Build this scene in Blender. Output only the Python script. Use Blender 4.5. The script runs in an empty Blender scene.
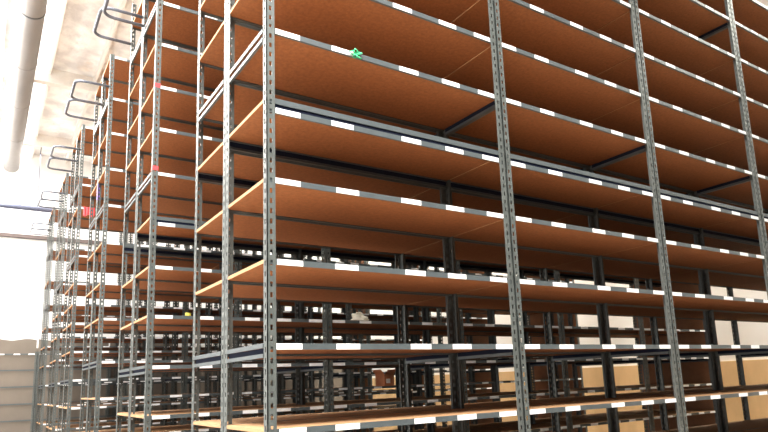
import bpy, math, random
from mathutils import Matrix, Vector
random.seed(7)
SC = bpy.context.scene
COL = SC.collection
U = 0.305            # one shelf pitch (a foot) in metres
FZ = 5.0             # floor lies this many units under the datum
W, D = 4.03, 1.51    # width and depth of one shelving unit
BAY, HALF = 4.05, 1.53
TOP = 9.9

# ------------------------------------------------------------------ materials
def mat(name, base, rough=0.6, metal=0.0, noise=None, bump=0.0, spec=0.5):
    m = bpy.data.materials.new(name); m.use_nodes = True
    nt = m.node_tree; b = nt.nodes['Principled BSDF']
    b.inputs['Roughness'].default_value = rough
    b.inputs['Metallic'].default_value = metal
    b.inputs['Specular IOR Level'].default_value = spec
    b.inputs['Base Color'].default_value = (*base, 1)
    if noise:
        scale, amount, stretch = noise
        tc = nt.nodes.new('ShaderNodeTexCoord'); mp = nt.nodes.new('ShaderNodeMapping')
        mp.inputs['Scale'].default_value = stretch
        n = nt.nodes.new('ShaderNodeTexNoise'); n.inputs['Scale'].default_value = scale
        n.inputs['Detail'].default_value = 6; n.inputs['Roughness'].default_value = 0.65
        r = nt.nodes.new('ShaderNodeValToRGB')
        r.color_ramp.elements[0].position = 0.3; r.color_ramp.elements[1].position = 0.7
        r.color_ramp.elements[0].color = (*[c * (1 - amount) for c in base], 1)
        r.color_ramp.elements[1].color = (*[min(1, c * (1 + amount)) for c in base], 1)
        nt.links.new(tc.outputs['Object'], mp.inputs['Vector'])
        nt.links.new(mp.outputs['Vector'], n.inputs['Vector'])
        nt.links.new(n.outputs['Fac'], r.inputs['Fac'])
        nt.links.new(r.outputs['Color'], b.inputs['Base Color'])
        if bump:
            bp = nt.nodes.new('ShaderNodeBump'); bp.inputs['Strength'].default_value = bump
            bp.inputs['Distance'].default_value = 0.01
            nt.links.new(n.outputs['Fac'], bp.inputs['Height'])
            nt.links.new(bp.outputs['Normal'], b.inputs['Normal'])
    return m

M_STEEL = mat('grey_steel_paint', (0.088, 0.098, 0.093), 0.45, 0.1, (30, 0.25, (1, 1, 0.5)))
M_BEAM = mat('grey_beam_paint', (0.078, 0.092, 0.097), 0.42, 0.1, (14, 0.12, (1, 1, 1)))
M_GAP_SHADE = mat('gap_shade', (0.010, 0.013, 0.028), 0.8, 0.0, (10, 0.1, (1, 1, 1)), 0, 0.1)  # near-black navy standing in for the shade between paired beams
M_TOP_LIT = mat('board_top_lit', (0.35, 0.20, 0.10), 0.75, 0, (55, 0.18, (1, 1, 1)), 0.05, 0.25)  # upper face of the same board, coloured lighter as if lit from above
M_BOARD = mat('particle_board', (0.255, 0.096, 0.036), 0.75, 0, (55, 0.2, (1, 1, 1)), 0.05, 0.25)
M_EDGE = mat('board_cut_edge', (0.42, 0.245, 0.12), 0.8, 0, (90, 0.15, (1, 1, 3)))
M_PANEL = mat('brown_hardboard', (0.30, 0.14, 0.065), 0.7, 0, (9, 0.15, (1, 1, 1)))
M_LABEL = mat('white_label', (0.86, 0.86, 0.87), 0.5)
M_HOOP = mat('dark_tube', (0.12, 0.13, 0.16), 0.4, 0.4, (20, 0.1, (1, 1, 1)))
M_RED = mat('red_tape', (0.65, 0.05, 0.06), 0.5)
M_GREEN = mat('green_ribbon', (0.05, 0.5, 0.22), 0.5)
M_PURPLE = mat('purple_tape', (0.22, 0.12, 0.6), 0.5)
M_YELLOW = mat('yellow_tape', (0.55, 0.5, 0.08), 0.5)
M_CLOTH = mat('white_cloth', (0.82, 0.78, 0.66), 0.9, 0, (20, 0.1, (1, 1, 1)), 0.3)
M_CARD = mat('orange_cardboard', (0.55, 0.2, 0.09), 0.8, 0, (20, 0.1, (1, 1, 1)))
M_FLOOR = mat('concrete', (0.52, 0.49, 0.45), 0.55, 0, (1.2, 0.12, (1, 1, 1)), 0.05)
M_WALL = mat('white_paint', (0.88, 0.875, 0.86), 0.8, 0, (0.8, 0.02, (1, 1, 1)))
M_PIPE = mat('pale_duct', (0.20, 0.182, 0.17), 0.6, 0, (2.5, 0.14, (1, 0.3, 1)))
M_BAND = mat('dark_band', (0.06, 0.06, 0.06), 0.5, 0.3, (20, 0.1, (1, 1, 1)))
M_SPRINK = mat('bluish_pipe', (0.09, 0.10, 0.15), 0.45, 0.3, (6, 0.1, (1, 1, 1)))
M_LEDGER = mat('brown_ledger', (0.10, 0.075, 0.07), 0.8, 0, (4, 0.2, (1, 6, 6)))
M_JOIST = mat('painted_joist', (0.86, 0.83, 0.79), 0.8, 0, (2, 0.12, (1, 0.2, 1)))

def ply_mat(name, base, sheet):
    m = mat(name, base, 0.8, 0, (2.2, 0.16, (1, 1, 0.35)))
    return m
M_PLY = ply_mat('tan_plywood', (0.70, 0.47, 0.24), 1.2)
M_TANPANEL = mat('tan_board', (0.165, 0.137, 0.11), 0.85, 0, (1.5, 0.1, (1, 1, 1)))

def ceiling_mat():
    """white faced insulation, crumpled, with patches of bare brown deck and grey foil"""
    m = bpy.data.materials.new('ceiling_insulation'); m.use_nodes = True
    nt = m.node_tree; b = nt.nodes['Principled BSDF']; b.inputs['Roughness'].default_value = 0.7
    tc = nt.nodes.new('ShaderNodeTexCoord')
    def noise(scale, lo, hi, c0, c1, stretch=(1, 1, 1)):
        mp = nt.nodes.new('ShaderNodeMapping'); mp.inputs['Scale'].default_value = stretch
        n = nt.nodes.new('ShaderNodeTexNoise'); n.inputs['Scale'].default_value = scale; n.inputs['Detail'].default_value = 5
        r = nt.nodes.new('ShaderNodeValToRGB'); r.color_ramp.elements[0].position = lo; r.color_ramp.elements[1].position = hi
        r.color_ramp.elements[0].color = (*c0, 1); r.color_ramp.elements[1].color = (*c1, 1)
        nt.links.new(tc.outputs['Object'], mp.inputs['Vector']); nt.links.new(mp.outputs['Vector'], n.inputs['Vector']); nt.links.new(n.outputs['Fac'], r.inputs['Fac'])
        return n, r
    _, brown = noise(1.3, 0.63, 0.72, (0, 0, 0), (1, 1, 1), (1, 0.6, 1))
    _, wood = noise(6, 0.35, 0.65, (0.5, 0.36, 0.26), (0.72, 0.58, 0.45), (1, 0.3, 1))
    crumple, foil = noise(3.2, 0.38, 0.6, (0.68, 0.67, 0.67), (0.95, 0.94, 0.92))
    mx = nt.nodes.new('ShaderNodeMix'); mx.data_type = 'RGBA'
    nt.links.new(brown.outputs['Color'], mx.inputs[0]); nt.links.new(foil.outputs['Color'], mx.inputs[6]); nt.links.new(wood.outputs['Color'], mx.inputs[7])
    nt.links.new(mx.outputs[2], b.inputs['Base Color'])
    bp = nt.nodes.new('ShaderNodeBump'); bp.inputs['Strength'].default_value = 0.7; bp.inputs['Distance'].default_value = 0.08
    nt.links.new(crumple.outputs['Fac'], bp.inputs['Height']); nt.links.new(bp.outputs['Normal'], b.inputs['Normal'])
    return m
M_CEIL = ceiling_mat()

# ------------------------------------------------------------------ mesh helper (input in units, output in metres)
class MB:
    def __init__(s): s.v, s.f, s.m = [], [], []
    def quad(s, pts, mi=0):
        n = len(s.v); s.v += [tuple(p) for p in pts]; s.f.append(tuple(range(n, n + len(pts)))); s.m.append(mi)
    def box(s, x0, y0, z0, x1, y1, z1, mi=0, mside=None):
        n = len(s.v); ms = mi if mside is None else mside
        s.v += [(x0,y0,z0),(x1,y0,z0),(x1,y1,z0),(x0,y1,z0),(x0,y0,z1),(x1,y0,z1),(x1,y1,z1),(x0,y1,z1)]
        for q, k in (((0,3,2,1),mi),((4,5,6,7),mi),((0,1,5,4),ms),((1,2,6,5),ms),((2,3,7,6),ms),((3,0,4,7),ms)):
            s.f.append(tuple(n + i for i in q)); s.m.append(k)
        return s
    def prism(s, poly, axis, a, b, mi=0):
        """poly: 2D points ccw; axis 'x' extrudes poly (y,z) from x=a to x=b; 'y' uses (x,z); 'z' uses (x,y)"""
        def P(p, t): return {'x': (t, p[0], p[1]), 'y': (p[0], t, p[1]), 'z': (p[0], p[1], t)}[axis]
        n = len(s.v); k = len(poly)
        s.v += [P(p, a) for p in poly] + [P(p, b) for p in poly]
        s.f.append(tuple(n + i for i in range(k))[::-1]); s.m.append(mi)
        s.f.append(tuple(n + k + i for i in range(k))); s.m.append(mi)
        for i in range(k):
            j = (i + 1) % k
            s.f.append((n + i, n + j, n + k + j, n + k + i)); s.m.append(mi)
        return s
    def tube(s, path, r, seg=10, mi=0):
        path = [Vector(p) for p in path]; n0 = len(s.v)
        for i, p in enumerate(path):
            a = path[max(i - 1, 0)]; b = path[min(i + 1, len(path) - 1)]
            t = (b - a).normalized()
            up = Vector((0, 0, 1)) if abs(t.z) < 0.9 else Vector((1, 0, 0))
            x = t.cross(up).normalized(); y = x.cross(t)
            for k in range(seg):
                an = 2 * math.pi * k / seg
                s.v.append(tuple(p + x * (r * math.cos(an)) + y * (r * math.sin(an))))
        for i in range(len(path) - 1):
            for k in range(seg):
                k2 = (k + 1) % seg
                s.f.append((n0 + i*seg + k, n0 + i*seg + k2, n0 + (i+1)*seg + k2, n0 + (i+1)*seg + k)); s.m.append(mi)
        s.f.append(tuple(n0 + k for k in range(seg))[::-1]); s.m.append(mi)
        e = n0 + (len(path) - 1) * seg
        s.f.append(tuple(e + k for k in range(seg))); s.m.append(mi)
        return s
    def mesh(s, name, mats, smooth=False):
        me = bpy.data.meshes.new(name)
        me.from_pydata([tuple(c * U for c in p) for p in s.v], [], s.f)
        for m in (mats if isinstance(mats, (list, tuple)) else [mats]): me.materials.append(m)
        me.polygons.foreach_set('material_index', s.m)
        if smooth: me.polygons.foreach_set('use_smooth', [True] * len(s.f))
        me.validate(); me.update()
        import bmesh
        bm = bmesh.new(); bm.from_mesh(me); bmesh.ops.recalc_face_normals(bm, faces=bm.faces); bm.to_mesh(me); bm.free()
        return me

def link(name, me, parent=None, loc=(0, 0, 0), rz=0.0, label=None):
    o = bpy.data.objects.new(name, me); COL.objects.link(o)
    o.location = Vector(loc) * U; o.rotation_euler = (0, 0, rz)
    if parent: o.parent = parent
    if label: o['label'] = label
    return o
def world(x, y, z): return (x, y, z + FZ)          # datum units -> units above the floor
def empty(name, label, cat, loc, rz=0.0, group=None):
    o = link(name, None, None, loc, rz); o.empty_display_size = 0.2
    o['label'] = label; o['category'] = cat
    if group: o['group'] = group
    return o
def tag(o, label, cat, group=None):
    o['label'] = label; o['category'] = cat
    if group: o['group'] = group
    return o
def struct(name, mb, mats):
    o = link(name, mb.mesh(name, mats), None, (0, 0, 0)); o['kind'] = 'structure'
    return o

# ------------------------------------------------------------------ shared meshes of the shelving
FL, TH = 0.112, 0.012     # flange width, steel thickness

def punched(mb, to3, height, w=FL, pitch=0.128, hw=0.034, hh=0.062):
    """one flange w wide, with a column of real slots along its middle; to3(a, t, z) maps to space"""
    xs = [0.0, (w - hw) / 2, (w + hw) / 2, w]
    zs, z = [0.0], 0.04
    holes = []
    while z + hh < height - 0.02:
        zs += [z, z + hh]; holes.append(len(zs) - 2); z += pitch
    zs.append(height)
    for t in (0.0, TH):
        for r in range(len(zs) - 1):
            if r in holes:
                cells = ((0, 1), (2, 3))
            else:
                cells = ((0, 3),)
            for a, b in cells:
                mb.quad([to3(xs[a], t, zs[r]), to3(xs[b], t, zs[r]), to3(xs[b], t, zs[r+1]), to3(xs[a], t, zs[r+1])])
    for r in holes:                       # slot walls
        p = [(xs[1], zs[r]), (xs[2], zs[r]), (xs[2], zs[r+1]), (xs[1], zs[r+1])]
        for i in range(4):
            (a, za), (b, zb) = p[i], p[(i+1) % 4]
            mb.quad([to3(a, 0, za), to3(b, 0, zb), to3(b, TH, zb), to3(a, TH, za)])
    for a in (0.0, w):
        mb.quad([to3(a, 0, 0), to3(a, TH, 0), to3(a, TH, height), to3(a, 0, height)])
    mb.quad([to3(0, 0, height), to3(w, 0, height), to3(w, TH, height), to3(0, TH, height)])

def post_mesh(height, name):
    mb = MB()
    punched(mb, lambda a, t, z: (a, t, z), height)
    punched(mb, lambda a, t, z: (t, a, z), height)
    mb.box(-0.0, -0.0, 0, FL, FL, 0.012)         # foot plate
    return mb.mesh(name, M_STEEL)
POST = post_mesh(TOP + FZ, 'post')
POST_LOW = post_mesh(FZ + 2.35, 'post')

_n, _x = 0.118, 0.014
DECK = MB().prism([(_x, 0.028), (W - _x, 0.028), (W - _x, _n), (W - 0.001, _n), (W - 0.001, D - _n), (W - _x, D - _n), (W - _x, D - 0.028),
                   (_x, D - 0.028), (_x, D - _n), (0.001, D - _n), (0.001, _n), (_x, _n)], 'z', -0.010, 0.036)
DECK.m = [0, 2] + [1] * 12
DECK = DECK.mesh('shelf', [M_BOARD, M_EDGE, M_TOP_LIT])

def beam_mb(labels=()):
    mb = MB()
    h = 0.037
    y0 = TH + 0.001
    mb.prism([(y0, -h), (y0 + 0.012, -h), (y0 + 0.012, -0.024), (y0 + 0.055, -0.024), (y0 + 0.055, -0.0115),
              (y0 + 0.012, -0.0115), (y0 + 0.012, h), (y0, h)], 'x', 0.016, W - 0.016)
    for c in labels:
        mb.box(c - 0.17, y0 - 0.004, -0.034, c + 0.17, y0, 0.034, 1)
    return mb
LAB = [0.29, 1.11, 2.17, 2.98, 3.74]
BEAM = beam_mb().mesh('beam', M_BEAM)
SPLICE = beam_mb().box(0.016, 0.030, 0.030, W - 0.016, 0.036, 0.115, 1).mesh('splice_beam', [M_BEAM, M_GAP_SHADE])  # recessed dark strip paints the shade between the two beams
BEAM_LABELLED = beam_mb(LAB).mesh('beam', [M_BEAM, M_LABEL])
LABEL = MB().box(-0.17, TH - 0.003, -0.035, 0.17, TH + 0.001, 0.035).mesh('shelf_label', M_LABEL)
# two flat bars with a strip coloured as shade in the gap, running front to back just inside the end posts
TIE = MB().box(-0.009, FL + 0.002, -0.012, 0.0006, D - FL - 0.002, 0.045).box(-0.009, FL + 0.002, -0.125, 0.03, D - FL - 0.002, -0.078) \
          .box(0.022, FL + 0.002, -0.078, 0.028, D - FL - 0.002, -0.011, 1).mesh('tie_bar', [M_BEAM, M_GAP_SHADE])
END_PANEL = MB().box(W - 0.011, 0.0, 0.05, W - 0.001, D, TOP + FZ - 0.05).mesh('end_panel', M_PANEL)

def hoop_mesh():
    pts = [(0.05, 0.07), (-0.66, 0.07)]
    def arc(cx, cy, a0, a1, r=0.24):
        return [(cx + r * math.cos(math.radians(a0 + (a1 - a0) * i / 6)), cy + r * math.sin(math.radians(a0 + (a1 - a0) * i / 6))) for i in range(7)]
    pts += arc(-0.66, 0.31, -90, -180) + arc(-0.66, D - 0.31, 180, 90) + [(0.05, D - 0.07)]
    return MB().tube([(x, y, 0) for x, y in pts], 0.038, 10).mesh('guard_hoop', M_HOOP, True)
HOOP = hoop_mesh()
TAPE = MB().box(-0.004, -0.004, -0.045, FL + 0.004, -0.0005, 0.045).box(-0.004, -0.0005, -0.045, -0.0005, FL + 0.004, 0.045)
TAPE_RED = TAPE.mesh('tape', M_RED); TAPE_PURPLE = TAPE.mesh('tape', M_PURPLE)

# shelf levels, bottom to top (datum units); rows differ a little
LV_A = [-4.75, -3.75, -2.75, -1.75, -0.75, 0.225, 1.235, 2.25, 3.29, 4.25, 5.24, 6.2, 7.2, 8.2, 9.2]
LV_C = [-4.75, -3.6, -2.5, -1.45, -0.41, 0.60, 1.81, 2.83, 4.02, 5.14, 6.25, 7.37, 8.47, 9.82]
LOWER = [-4.75, -3.75, -2.75, -1.75, -0.75, 0.225, 1.235]
LV_D = LOWER + [2.25, 2.95, 3.72, 4.76, 6.6, 7.5, 9.8]
LV_E = LOWER + [2.25, 3.27, 4.65, 6.3, 8.05, 9.8]
LV_F = LOWER + [2.25, 3.27, 4.5, 5.8, 7.5, 9.8]
TIES_A, TIES_C, TIES_D, TIES_E, TIES_F = (0.225, 4.25, 8.2), (0.60, 5.14, 8.47), (0.225, 4.76, 7.5), (0.225, 4.65, 8.05), (0.225, 4.5, 7.5)

def shelving_unit(label, group, loc, rz, levels, ties, labels, ends, extra_beam=None, hoop=None, panel=False, post=POST, cat='shelving unit', bare=None):
    """labels: 'parts' = a label object per card, 'beam' = cards pressed into the front beam, None = plain"""
    t = empty('shelving_unit', label, cat, loc, rz, group)
    posts = []
    for x, y, r in ((0, 0, 0), (W, 0, math.pi/2), (W, D, math.pi), (0, D, -math.pi/2)):
        posts.append(link('post', post, t, (x, y, 0), r))
    for z in levels:
        zz = z + FZ
        if bare and z in bare:                                  # this level has its beams but no board
            for dz in ((0.0, extra_beam - z) if extra_beam else (0.0,)):
                link('front_beam', SPLICE if dz else BEAM_LABELLED if labels == 'top' and z == levels[-1] else BEAM, t, (0, 0, zz + dz))
                link('rear_beam', BEAM if dz == 0 else SPLICE, t, (W, D, zz + dz), math.pi)
            continue
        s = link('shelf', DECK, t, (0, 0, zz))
        link('front_beam', BEAM_LABELLED if labels == 'beam' or (labels == 'top' and z == levels[-1]) else BEAM, s)
        link('rear_beam', BEAM, s, (W, D, 0), math.pi)
        low = extra_beam is not None and abs(z - 3.29) < 0.01
        if low:
            link('splice_beam', SPLICE, s, (0, 0, extra_beam - z))
            link('splice_beam', SPLICE, s, (W, D, extra_beam - z), math.pi)
        if labels == 'parts':
            for c in LAB:
                link('shelf_label', LABEL, s, (c + (random.uniform(-0.07, 0.07) if 0.3 < c < 3.7 else random.uniform(-0.015, 0.03)), 0, extra_beam - z if low else 0))
        if z in ties:
            link('tie_bar', TIE, t, (0, 0, zz))
            link('tie_bar', TIE, t, (W, D, zz), math.pi)
    if hoop is not None:
        z, near = hoop
        link('guard_hoop', HOOP, t, (0, 0, z + FZ) if near else (W, D, z + FZ), 0 if near else math.pi)
    if panel is not False:
        link('end_panel', END_PANEL, t, (0, 0, 0) if panel else (W, D, 0), 0 if panel else math.pi)
    return t, posts

BAYN = ['leftmost bay', 'second bay', 'middle bay', 'fourth bay', 'far right bay']
ROWN = ['nearest row', 'second row back', 'third row back', 'fourth row back', 'fifth row back', 'sixth row near the far wall']
ROWY = [0.0, 6.1, 12.04, 17.9, 24.0, 30.2]
ROWX = [0.0, -0.03, -0.08, -0.14, -0.05, -0.05]
HOOPZ = [(8.9, 8.9), (8.38, 8.70), (8.86, 8.92), (8.9, 8.95), (8.9, 8.95), (8.9, 8.95)]
units = {}
for ri, y in enumerate(ROWY):
    lv, ti = ((LV_A, TIES_A), (LV_A, TIES_A), (LV_C, TIES_C), (LV_D, TIES_D), (LV_E, TIES_E), (LV_F, TIES_F))[ri]
    for b in range(5):
        x = b * BAY + ROWX[ri]
        grp = 'shelving units of the ' + ROWN[ri].split(' near')[0]
        ex = 3.165 if ri < 2 else None
        u = shelving_unit('grey steel shelving unit, front side, %s, %s' % (BAYN[b], ROWN[ri]), grp, (x, y, 0), 0, lv, ti,
                          'parts' if ri < 2 else 'beam', None, ex, (HOOPZ[ri][0], True) if b == 0 else None, True if b == 4 else False)
        units[ri, b, 0] = u
        u = shelving_unit('grey steel shelving unit, rear side, %s, %s' % (BAYN[b], ROWN[ri]), grp, (x + W, y + HALF + D, 0), math.pi, lv, ti,
                          None, None, ex, (HOOPZ[ri][1], False) if b == 0 else None, None if b == 4 else False, bare=(3.29,) if ri == 1 else None)
        units[ri, b, 1] = u
# low units along the far wall
FARY = 36.1
LOWN = ['left of two beyond the row ends', 'right of two beyond the row ends', 'behind the sixth row, left one', 'behind the sixth row, right one']
LOWLV = [-4.75, -3.75, -2.7, -1.7, -0.74, 0.27, 1.25, 2.2]
for i, x in enumerate((-2 * BAY, -BAY, 0.0, BAY)):
    t, _ = shelving_unit('low grey unit at the far wall, ' + LOWN[i], 'low shelving units along the far wall', (x, FARY, 0), 0,
                         LOWLV, (), 'top', None, post=POST_LOW, bare=LOWLV)
    sh = MB()
    for k in range(20):                                   # tan sheet standing behind the front beams, its top edge slack
        xa, xb = 0.03 + k * 0.198, 0.03 + (k + 1) * 0.198
        za, zb = (FZ + 3.08 + 0.05 * math.sin(q * 0.75 + i) for q in (k, k + 1))
        sh.prism([(xa, 0.02), (xb, 0.02), (xb, zb), (xa, za)], 'y', 0.13, 0.16)
    link('cover_sheet', sh.mesh('cover_sheet', M_TANPANEL), t, (0, 0, 0), 0, 'tan sheet')

# coloured tape on the end post of the second and third rows
p = units[1, 0, 0][1][0]
link('tape', TAPE_RED, p, (0, 0, 6.22 + FZ), 0, 'red tape'); link('tape', TAPE_RED, p, (0, 0, 4.36 + FZ), 0, 'red tape')
link('tape', MB().box(-0.004, -0.004, -0.25, FL + 0.004, -0.0005, 0.25).box(-0.004, -0.0005, -0.25, -0.0005, FL + 0.004, 0.25).mesh('tape', M_PURPLE),
     units[2, 0, 0][1][3], (0, 0, 5.95 + FZ), 0, 'purple tape')
# green ribbon tied to the nearest row's beam
for ch in units[0, 0, 0][0].children:
    if ch.name.startswith('shelf') and abs(ch.location.z / U - FZ - 4.25) < 0.01:
        g = MB()
        for k in range(5):
            a = k * 1.25
            g.tube([(0, 0.0, 0.0), (0.05*math.cos(a), -0.03, 0.05*math.sin(a)), (0.11*math.cos(a+.5), -0.015, 0.07*math.sin(a+.5)), (0.04*math.cos(a+.9), 0.0, 0.05*math.sin(a+.9))], 0.012, 6)
        link('ribbon', g.mesh('ribbon', M_GREEN, True), ch, (1.31, 0.0, 0.0), 0, 'green ribbon')

# ------------------------------------------------------------------ loose things on the shelves
def top(z): return z + FZ + 0.037
def blob(name, n, rx, ry, rz, m, seed):
    rnd = random.Random(seed); mb = MB(); K, R = 18, 8
    for i in range(R + 1):
        th = math.pi / 2 * i / R
        for k in range(K):
            a = 2 * math.pi * k / K
            w = 1 + 0.22 * math.sin(3*a + i) + rnd.uniform(-.12, .12)
            mb.v.append((rx*w*math.cos(a)*math.cos(th), ry*w*math.sin(a)*math.cos(th), max(0, rz*math.sin(th)*(1 + 0.35*math.sin(2*a + 1) + rnd.uniform(-.15, .15)))))
    for i in range(R):
        for k in range(K):
            k2 = (k+1) % K
            mb.f.append((i*K+k, i*K+k2, (i+1)*K+k2, (i+1)*K+k)); mb.m.append(0)
    mb.f.append(tuple(range(K))[::-1]); mb.m.append(0)
    return mb.mesh(name, m, True)
tag(link('cloth', blob('cloth', 0, 0.24, 0.14, 0.17, M_CLOTH, 4), None, (5.0, 6.1 + 0.2, top(1.235))),
    'crumpled white cloth lying on a shelf of the second row', 'cloth')
rag = MB()
yf = 17.9 + TH - 0.006
for i in range(8):
    xa, xb = -0.02 + i * 0.05, 0.03 + i * 0.05
    ya, yb = yf - 0.02 * (i % 2), yf - 0.02 * ((i + 1) % 2)
    za, zb = -0.28 - 0.05 * math.sin(i * 1.3), -0.28 - 0.05 * math.sin((i + 1) * 1.3)
    rag.quad([(xa, ya, 0.045), (xb, yb, 0.045), (xb, yb - .01, zb), (xa, ya - .01, za)])
    rag.quad([(xa, yf + .12, 0.045), (xb, yf + .12, 0.045), (xb, yb, 0.045), (xa, ya, 0.045)])
    rag.quad([(xa, ya - .008, 0.053), (xb, yb - .008, 0.053), (xb, yb - .018, zb), (xa, ya - .018, za)])
    rag.quad([(xa, ya - .01, za), (xb, yb - .01, zb), (xb, yb - .018, zb), (xa, ya - .018, za)])
    rag.quad([(xa, yf + .12, 0.053), (xb, yf + .12, 0.053), (xb, yb - .008, 0.053), (xa, ya - .008, 0.053)])
tag(link('rag', rag.mesh('rag', M_RED), None, (0.06, 0, 6.6 + FZ)), 'red rag hanging over a high shelf edge at upper left', 'rag')
ring = MB()
for k in range(24):
    a0, a1 = 2*math.pi*k/24, 2*math.pi*(k+1)/24
    for ra, rb in ((0.06, 0.03),):
        P = lambda r, a, z: (r*math.cos(a), r*math.sin(a), z)
        ring.quad([P(ra,a0,0),P(ra,a1,0),P(ra,a1,.075),P(ra,a0,.075)]); ring.quad([P(rb,a0,0),P(rb,a1,0),P(rb,a1,.075),P(rb,a0,.075)])
        ring.quad([P(ra,a0,0),P(ra,a1,0),P(rb,a1,0),P(rb,a0,0)]); ring.quad([P(ra,a0,.075),P(ra,a1,.075),P(rb,a1,.075),P(rb,a0,.075)])
tag(link('tape_roll', ring.mesh('tape_roll', M_YELLOW), None, (0.80, 6.1 + 0.15, top(1.235))),
    'small yellow roll of tape on a shelf of the second row', 'tape roll')
bx = empty('cardboard_box', 'orange brown cardboard box with open flaps on a third row shelf', 'box', (9.75, 12.04 + 0.2, top(-0.41)), 0.15)
b = MB(); w_, d_, h_ = 0.24, 0.5, 0.42
b.box(-w_, 0, 0, w_, d_, 0.02).box(-w_, 0, 0.02, w_, 0.02, h_).box(-w_, d_-.02, 0.02, w_, d_, h_).box(-w_, .02, .02, -w_+.02, d_-.02, h_).box(w_-.02, .02, .02, w_, d_-.02, h_)
link('body', b.mesh('body', M_CARD), bx)
for sgn in (-1, 1):
    f = MB().prism([(sgn*w_, h_), (sgn*(w_+0.16), h_+0.16), (sgn*(w_+0.15), h_+0.175), (sgn*(w_-0.012), h_+0.012)][::sgn], 'y', 0.01, d_-0.01)
    link('flap', f.mesh('flap', M_CARD), bx)
link('paper_sticker', MB().box(-0.16, -0.006, 0.10, 0.04, -0.001, 0.26).mesh('paper_sticker', M_LABEL), bx, label='white sticker')

# ------------------------------------------------------------------ room
X0, X1, Y0, Y1, CEIL = -16.0, 24.0, -16.0, 37.75, 15.4
struct('floor', MB().box(X0, Y0, -0.3, X1, Y1, 0), M_FLOOR)
struct('wall_back', MB().box(X0, Y1, 0, X1 + 0.4, Y1 + 0.4, CEIL + FZ), M_WALL)
struct('wall_right', MB().box(X1, Y0, 0, X1 + 0.4, Y1, CEIL + FZ), M_WALL)
struct('ceiling', MB().box(X0, Y0, CEIL + FZ, X1 + 0.4, Y1 + 0.4, CEIL + FZ + 0.3), M_CEIL)
struct('trim_1', MB().box(X1 - 0.06, Y0, 0, X1, Y1, FZ + 0.12), M_PLY)               # plywood dado on the right wall
w = MB()
n = 40
for i in range(n):                                                                    # tan boards on the far wall, slightly wavy top
    xa, xb = X0 + (X1 - .06 - X0) * i / n, X0 + (X1 - .06 - X0) * (i + 1) / n
    w.box(xa, Y1 - 0.06, 0, xb - 0.01, Y1, FZ + 2.7 + 0.03 * math.sin(i * 1.9))
struct('trim_2', w, M_TANPANEL)
def tube_obj(name, path, r, m, label, cat, seg=20, group=None):
    return tag(link(name, MB().tube([world(*p) for p in path], r, seg).mesh(name, m, True)), label, cat, group)
# ceiling beams
k = 0
for yy in (6.0, 15.6, 25.0, 34.0):
    k += 1
    struct('trim_%d' % (k + 2), MB().box(X0, yy, CEIL + FZ - 0.75, X1, yy + 0.35, CEIL + FZ), M_JOIST)
k += 2
for i in range(14):
    xx = -15 + i * 2.0
    if xx > 8: break
    k += 1
    struct('trim_%d' % k, MB().box(xx, Y0, CEIL + FZ - 0.32, xx + 0.14, Y1, CEIL + FZ), M_JOIST)
# duct along the ceiling
duct = empty('ceiling_duct', 'large pale round duct hanging under the ceiling at upper left', 'duct', world(-2.05, 0, 14.0))
link('duct_pipe', MB().tube([(0, y, 0) for y in (-6, 5, 18, 30, 36.6)], 0.45, 28).mesh('duct_pipe', M_PIPE, True), duct)
for yy, mm in ((17.6, M_BAND), (22.0, M_PIPE), (26.3, M_PIPE), (31.0, M_PIPE), (12.0, M_BAND)):
    link('band', MB().tube([(0, yy - 0.05, 0), (0, yy + 0.05, 0)], 0.465, 28).mesh('band', mm, True), duct)
for yy in (8.0, 17.8, 27.0, 35.0):
    link('hanger_rod', MB().tube([(0, yy, 0.4), (0, yy, CEIL - 14.0)], 0.03, 8).mesh('hanger_rod', M_BAND, True), duct)
# sprinkler main and wall ledger
sp = empty('sprinkler_pipe', 'thin bluish pipe running across to the far rack ends', 'pipe', world(0, 34.2, 10.75))
link('pipe', MB().tube([(-14, 0, 0), (-4, 0, 0), (2, 0, 0), (20, 0, 0)], 0.15, 14).mesh('pipe', M_SPRINK, True), sp)
for xx in (-8, -0.6, 8, 16):
    link('hanger_rod', MB().tube([(xx, 0, 0.08), (xx, 0, CEIL - 10.75 - 0.3)], 0.025, 8).mesh('hanger_rod', M_SPRINK, True), sp)
lb = link('wall_ledger', MB().box(-14, Y1 - 0.25, 9.66 + FZ, 16, Y1, 9.88 + FZ).mesh('wall_ledger', M_LEDGER))
tag(lb, 'brown horizontal board fixed across the white far wall', 'board')

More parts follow.
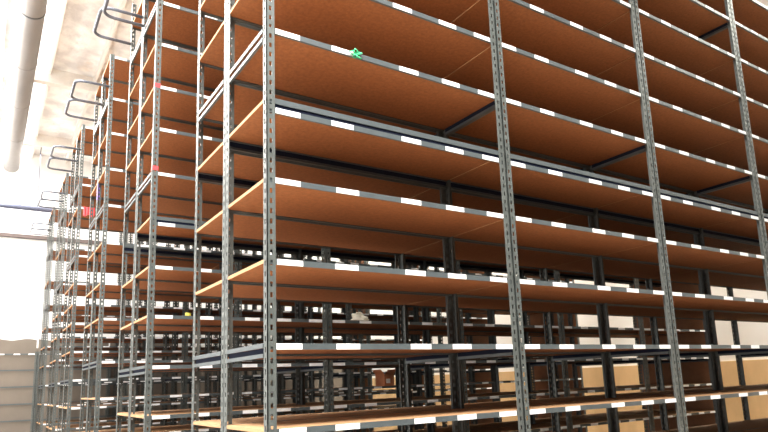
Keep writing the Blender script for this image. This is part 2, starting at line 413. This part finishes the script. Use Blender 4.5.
# ------------------------------------------------------------------ light
def area(name, loc, rot, sx, sy, power, col=(1, 1, 1)):
    l = bpy.data.lights.new(name, 'AREA'); l.shape = 'RECTANGLE'; l.size = sx * U; l.size_y = sy * U
    l.energy = power; l.color = col
    o = bpy.data.objects.new(name, l); COL.objects.link(o)
    o.location = Vector(world(*loc)) * U; o.rotation_euler = [math.radians(a) for a in rot]
    return o
# soft area light added at the unseen left side, brightening the row ends
area('left_side_fill', (-15, 16, 2.0), (90, 0, -90), 36, 13, 450, (1.0, 0.98, 0.95))
# fluorescent rows: cross aisle, the aisle in front of the nearest row, the right-hand aisle
area('aisle_lamps', (-4, -7.5, 13.5), (0, 0, 0), 12, 6, 1080, (1, 0.97, 0.92))
area('cross_aisle_lamps', (-5, 14, 14.2), (0, 0, 0), 5, 40, 1150, (1, 0.97, 0.92))
area('ceiling_fill', (-5, 16, 13.0), (180, 0, 0), 2, 40, 760, (1, 0.98, 0.95))  # upward light added to brighten the ceiling, no fixture of its own
area('right_aisle_lamps', (22, 14, 14.2), (0, 0, 0), 2.5, 40, 850, (1, 1.0, 0.88))
area('far_wall_fill', (4, 34.6, 14.2), (0, 0, 0), 30, 2, 260, (1, 0.97, 0.92))  # light added to whiten the far wall
wd = bpy.data.worlds.new('hall'); SC.world = wd; wd.use_nodes = True
bg = wd.node_tree.nodes['Background']; bg.inputs['Color'].default_value = (1.0, 0.97, 0.93, 1); bg.inputs['Strength'].default_value = 0.06

# ------------------------------------------------------------------ camera
cam = bpy.data.cameras.new('camera'); co = bpy.data.objects.new('camera', cam); COL.objects.link(co)
f = Vector((0.54070345, 0.82332241, 0.1725688)); r = Vector((0.83877764, -0.54327102, -0.03617548)); up = Vector((-0.06396754, -0.16430706, 0.98433294))
m = Matrix((r, up, -f)).transposed().to_4x4()
m.translation = Vector(world(-2.743, -6.686, -0.230)) * U
co.matrix_world = m
cam.sensor_width = 36; cam.sensor_fit = 'HORIZONTAL'; cam.lens = 611.784 / 768 * 36
cam.shift_y = (274.836 - 216) / 768
cam.clip_start = 0.05; cam.clip_end = 200
SC.camera = co
vs = SC.view_settings
vs.view_transform = 'Standard'; vs.look = 'None'; vs.gamma = 1.0; vs.use_curve_mapping = False
vs.exposure = 0.0
